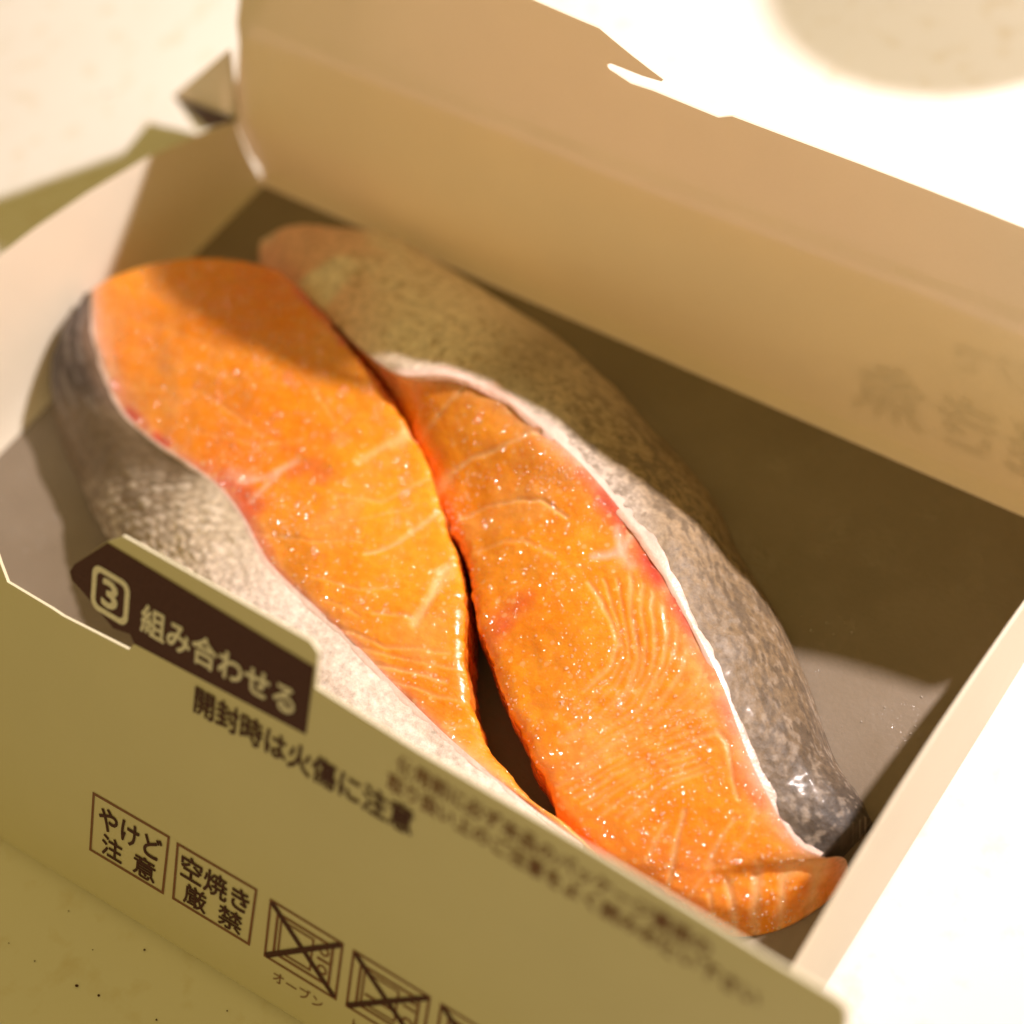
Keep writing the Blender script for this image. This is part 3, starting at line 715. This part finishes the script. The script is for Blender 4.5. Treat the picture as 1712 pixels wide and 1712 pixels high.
        sc_ = blend(sc_, sstep(.60, .68, dots) * sstep(.4, 2.0, K2) * sstep(6, 4, K2), (.44, .28, .14), .5)
    else:
        sc_ = np.ones(sk.shape) * np.array((.19, .135, .085))
        sc_ = blend(sc_, sstep(3.4, 2.2, K2), (.085, .066, .062), .9)
        sc_ = blend(sc_, sstep(.52, .66, fine) * sstep(4, 2.5, K2), (.27, .235, .225), .7)
        sc_ = blend(sc_, sstep(3.5, 2, K2) * sstep(.25, .05, VV), (.26, .17, .12), .7)
        sc_ = blend(sc_, sstep(5.0, 7.0, K2 - VV * 2.0 - (big - .5) * 2.8), (.76, .655, .53), 1)
        sc_ = blend(sc_, sstep(7.0, 9.0, K2), (.86, .76, .70), 1)
        sc_ = blend(sc_, sstep(.48, .62, dots) * sstep(3, 4.5, K2) * sstep(9.5, 7.5, K2) * sstep(.1, .35, VV), (.20, .15, .10), .65)
        sc_ = blend(sc_, sstep(.45, .6, big) * sstep(.5, .6, dots) * sstep(8, 9, K2) * sstep(.2, .5, VV) * sstep(13, 11, K2), (.42, .36, .30), .6)
    if side == 'left':                                       # raised scales on the pale part
        jw = np.stack([fbm(sk, 8, seed + 140, 2), fbm(sk, 8, seed + 141, 2)], -1) - .5
        a_ = K2 * 14 / 3.5 + jw[..., 0] * 1.2; b2 = VV * 44 / 3.5 + jw[..., 1] * 1.2
        cell = np.floor(a_); fx = a_ - cell; fy0 = b2 + (cell % 2) * .5; fy = fy0 % 1.0
        rnd = _hash(cell, np.floor(fy0), cell * 0, seed + 5)
        scal = np.clip(1 - ((fx - .5) ** 2 + (fy - .5) ** 2) * 3.0, 0, 1) * (.35 + .65 * rnd)
        area = sstep(4.6, 6.0, K2) * sstep(8.8, 7.4, K2) * sstep(.02, .12, VV)
        sk += nrm * (scal * area * .6)[..., None]
        sc_ = blend(sc_, (1 - np.clip(scal * 2.4, 0, 1)) * area * (.3 + .7 * fbm(sk, 6, seed + 143, 2)), (.30, .22, .13), .5)
        sc_ = blend(sc_, rnd * area * np.clip(scal * 2, 0, 1), (.86, .78, .68), .5)
    SV = np.concatenate([sk, und[:, None]], 1); SC = np.concatenate([sc_, sc_[:, -1:]], 1)
    e0 = SV[0].copy(); e0[:, 2] = .2; e1 = SV[-1].copy(); e1[:, 2] = .2
    SV = np.concatenate([e0[None], SV, e1[None]]); SC = np.concatenate([SC[:1], SC, SC[-1:]])
    link('skin', grid_mesh('skin', SV, SC), M_skin, root)
    # fat line between flesh and skin
    inn = top[:NS, -6] - top[:NS, -1]; inn /= np.linalg.norm(inn, axis=1)[:, None] + 1e-6
    ou = sk[:, 5] - sk[:, 0]; ou /= np.linalg.norm(ou, axis=1)[:, None] + 1e-6
    if side == 'right': wk = np.interp(t2, [0, 2, 2.8, 3.6, 5, 7, 9, 11, 13, 15], [.05, .3, 2.0, 4.6, 4.8, 3.6, 3.3, 3.0, 2.6, 1.0])
    else: wk = np.interp(t2, [0, 1, 3, 5, 6.5, 8, 12, 16], [1.2, 1.6, 1.6, 1.7, 1.0, 1.6, 1.6, 1.2])
    wk = wk * (.6 + .8 * fbm(F2, 7, seed + 110, 3))
    wk = wk * (1.0 + .35 * (fbm(F2, 6.0, seed + 133, 3) - .5)); cs = np.linspace(-1, 1, 13); prof = np.sqrt(np.clip(1 - cs ** 2, 0, 1))
    upv = np.array((0, 0, 1.0)) + ou * .3
    R_ = np.zeros((NS, 13, 3))
    ctr = np.maximum(F2, top[:NS, -1])
    for j, (cc, pp) in enumerate(zip(cs, prof)):
        d = np.where(cc < 0, 1, 0) * inn * .35 + np.where(cc >= 0, 1, 0) * ou * 1.0
        R_[:, j] = F2 + d * (abs(cc) * wk * (.85 + .3 * fbm(F2 + (9.0 if cc < 0 else 0.0), 9, seed + 130, 2)))[:, None] + upv * (pp * (.10 + .015 * wk) - .04)[:, None]
        R_[:, j] += upv * ((fbm(R_[:, j], 4.0, seed + 112, 2) - .5) * .25)[:, None]
    fc = np.ones(R_.shape) * np.array((.86, .65, .58))
    fc = blend(fc, sstep(.4, -1, cs)[None] * fbm(R_, 10, seed + 120, 2), (.92, .42, .30), .9)
    if side == 'right':
        fc = blend(fc, sstep(2.5, 1.0, t2)[:, None] * np.ones(13)[None], (.62, .44, .30), 1)
        fc = blend(fc, sstep(.2, .8, cs)[None] * sstep(.45, .6, fbm(R_, 4, seed + 125, 2)) * sstep(4, 6, t2)[:, None], (.5, .45, .40), .6)
    link('fat_line', grid_mesh('fat_line', R_, fc), M_fat, root)
    return root, top, sk, us

def add_beads(name, pts, nrms, radii, mat, parent, flat=.6):
    """many tiny frozen grains in one part"""
    bm = bmesh.new(); bmesh.ops.create_icosphere(bm, subdivisions=1, radius=1.0)
    bv = np.array([v_.co[:] for v_ in bm.verts]); bm.verts.index_update()
    bf = np.array([[v_.index for v_ in f.verts] for f in bm.faces]); bm.free()
    k = len(pts)
    sc3 = radii[:, None] * rng.uniform(.7, 1.3, (k, 3)); sc3[:, 2] *= flat
    an = rng.uniform(0, 2 * math.pi, k); ca, sa = np.cos(an), np.sin(an)
    jit = bv[None] * (1 + rng.uniform(-.15, .15, (k, len(bv), 1))) * sc3[:, None]
    X = jit[..., 0] * ca[:, None] - jit[..., 1] * sa[:, None]; Y = jit[..., 0] * sa[:, None] + jit[..., 1] * ca[:, None]
    V = np.stack([X, Y, jit[..., 2]], -1) + pts[:, None]
    F = (bf[None] + (np.arange(k) * len(bv))[:, None, None]).reshape(-1, 3)
    me = bpy.data.meshes.new(name); me.from_pydata((V.reshape(-1, 3) * S).tolist(), [], F.tolist())
    me.polygons.foreach_set('use_smooth', [True] * len(me.polygons)); me.update()
    o = link(name, me, mat, parent); o['kind'] = 'stuff'; return o

def frost(root, top, seed, count):
    N, U = top.shape[:2]
    dens = fbm(top, 22, seed + 200, 3)
    w_ = sstep(.42, .72, dens) ** 1.5 + .05
    # area weight
    du = np.linalg.norm(np.diff(top, axis=1), axis=2)[:-1]; dk = np.linalg.norm(np.diff(top, axis=0), axis=2)[:, :-1]
    p = (w_[:-1, :-1] * du * dk).ravel(); p /= p.sum()
    ids = rng.choice(len(p), count, p=p)
    i, j = np.unravel_index(ids, (N - 1, U - 1)); f, g = rng.random(count)[:, None], rng.random(count)[:, None]
    P = top[i, j] * (1 - f) * (1 - g) + top[i + 1, j] * f * (1 - g) + top[i, j + 1] * (1 - f) * g + top[i + 1, j + 1] * f * g
    r = .12 + .42 * rng.random(count) ** 4.0
    P[:, 2] += r * .15
    add_beads('frost_grains', P, None, r, M_frost, root, .42)

rootR, topR, skR, _ = build_slice('raw salmon slice along the back wall, mottled grey-brown skin over its far side', RIGHT, RIGHT_TAIL,
                           RIGHT_LINES + RIGHT_FINE, RIGHT_TENDON, RIGHT_RED, 'right', 3)
rootL, topL, skL, _ = build_slice('raw salmon slice behind the arrow tab, nearest the curved end panel, dark skin outside', LEFT, None,
                           LEFT_LINES + LEFT_FINE, LEFT_TENDON, LEFT_RED, 'left', 57)
frost(rootR, topR, 3, 1700); frost(rootL, topL, 57, 1300)

# droplets left on the tray film
def drops(n, xr, yr, seed):
    x = rng.uniform(*xr, n); y = rng.uniform(*yr, n); P = np.stack([x, y, np.zeros(n)], -1)
    keep = fbm(P, 14, seed, 3) > .52; P = P[keep]; r = .10 + .42 * rng.random(len(P)) ** 4
    P[:, 2] = r * .1; return P, r
d1 = drops(700, (4, 120), (-205, -120), 5); d2 = drops(260, (238, 284), (-100, -48), 9)
wet = add_beads('water_beads', np.concatenate([d1[0], d2[0]]), None, np.concatenate([d1[1], d2[1]]), M_wet, None, .45)
tag(wet, 'tiny clear water droplets scattered over the grey tray film', kind='stuff')

# product name printed on the outer face of the back panel, faintly showing through the card
def on_back(me, name, mat):
    for v_ in me.vertices:
        x, z = v_.co.x, v_.co.y
        p = back(x, z); n = np.cross(back(x + .2, z) - p, back(x, z + .2) - p); n /= np.linalg.norm(n)
        v_.co = Vector((p - n * (1.15 + v_.co.z)) * S)
    me.update(); return link(name, me, mat, back_panel)
M_tint = paper_mat('yellow_light_tint', (.72, .62, .22), .0)  # film added on the unseen outer face to yellow light passing through the wall
nt = M_tint.node_tree
t_ = nd(nt, 'ShaderNodeBsdfTransparent'); t_.inputs['Color'].default_value = (.96, .93, .62, 1)
mx = nd(nt, 'ShaderNodeMixShader'); mx.inputs[0].default_value = .82
nt.links.new(nt.nodes['Principled BSDF'].outputs[0], mx.inputs[1]); nt.links.new(t_.outputs[0], mx.inputs[2]); nt.links.new(mx.outputs[0], nt.nodes['Material Output'].inputs['Surface'])
me = poly_me('tint_film', [[(1, .4), (312, .4), (312, 56.5), (285, 60), (262, 63), (240, 65), (110, 64), (60, 60), (1, 56)]], 6.0)
bm = bmesh.new(); bm.from_mesh(me)
for c in [3, 4.2, 5.6] + list(range(10, 64, 5)):
    bmesh.ops.bisect_plane(bm, geom=bm.verts[:] + bm.edges[:] + bm.faces[:], dist=1e-5, plane_co=(0, c, 0), plane_no=(0, 1, 0))
bm.to_mesh(me); bm.free(); on_back(me, 'tint_film', M_tint)
def outline_text(body, z, height, width, x1):
    """hollow lettering: only the rim of each stroke is inked"""
    cu = bpy.data.curves.new('t', 'FONT'); cu.body = body; cu.fill_mode = 'NONE'; cu.bevel_depth = .016; cu.bevel_resolution = 0; cu.resolution_u = 2
    o = bpy.data.objects.new('t', cu); C.objects.link(o); bpy.context.view_layer.update()
    me = bpy.data.meshes.new_from_object(o.evaluated_get(bpy.context.evaluated_depsgraph_get()))
    bpy.data.objects.remove(o); bpy.data.curves.remove(cu)
    xs = [v_.co.x for v_ in me.vertices]; a_, c_ = min(xs), max(xs)
    for v_ in me.vertices:
        v_.co.x = x1 - (v_.co.x - a_) * width / (c_ - a_); v_.co.y = z + v_.co.y * height / .9; v_.co.z = .35 + v_.co.z
    return me
M_tan = ink_mat('tan_ink', (.50, .38, .16))
on_back(outline_text('焼き魚', 15.0, 22, 68, 292), 'outer_lettering', M_tan)
on_back(outline_text('レンジで', 44.0, 11, 44, 296), 'outer_lettering', M_tan)

# unseen vessel added out of view to cast the round shadow on the table
mt, nt, bb = new_mat('frosted_plastic'); bb.inputs['Base Color'].default_value = (.8, .74, .62, 1); bb.inputs['Roughness'].default_value = .4
tr = nd(nt, 'ShaderNodeBsdfTranslucent'); tr.inputs['Color'].default_value = (.95, .85, .70, 1)
mx = nd(nt, 'ShaderNodeMixShader'); mx.inputs[0].default_value = .8
nt.links.new(bb.outputs[0], mx.inputs[1]); nt.links.new(tr.outputs[0], mx.inputs[2]); ct = nd(nt, 'ShaderNodeBsdfTransparent'); m3 = nd(nt, 'ShaderNodeMixShader'); m3.inputs[0].default_value = .48
nt.links.new(mx.outputs[0], m3.inputs[1]); nt.links.new(ct.outputs[0], m3.inputs[2]); nt.links.new(m3.outputs[0], nt.nodes['Material Output'].inputs['Surface'])
prof = [(0, .4), (32, .4), (36, 3), (40, 60), (47, 160), (45.6, 160), (38.6, 60), (34, 5), (0, 4)]
NA = 72
V = np.array([[(251 + r_ * math.cos(2 * math.pi * k / NA), 288 + r_ * math.sin(2 * math.pi * k / NA), z_ - 1.5) for k in range(NA + 1)] for r_, z_ in prof])
shade_cup = link('shade_cup', grid_mesh('shade_cup', V), mt)
tag(shade_cup, 'unseen frosted plastic vessel added out of view to cast a round shadow on the table', 'shade_cup')

# tops of a line of fine print running under the lower fold
pp = []
for k, (x_, h_, w_) in enumerate([(123.6, 1.2, .9), (126.2, 1.8, .8), (129.2, .9, 1.6), (132.6, 1.7, .9), (135.2, 1.2, 2.4), (139.6, 1.0, .8), (142.4, 1.9, .9)]):
    pp.append([(x_, -1.4), (x_ + w_, -1.4), (x_ + w_, -1.4 + h_), (x_, -1.4 + h_)])
on_front(poly_me('fold_print', pp, 0), 'fold_print', M_ink, .14)
# crumbs on the table in front
cr = np.array([(u_, v_, -1.3) for u_, v_ in CRUMBS]); add = add_beads('crumbs', cr, None, np.array([.55, .4, .2, .25, .2, .2, .3, .2, .2])[:len(cr)], M_ink, None, .7)
tag(add, 'tiny dark crumbs scattered on the pale table before the box', kind='stuff')
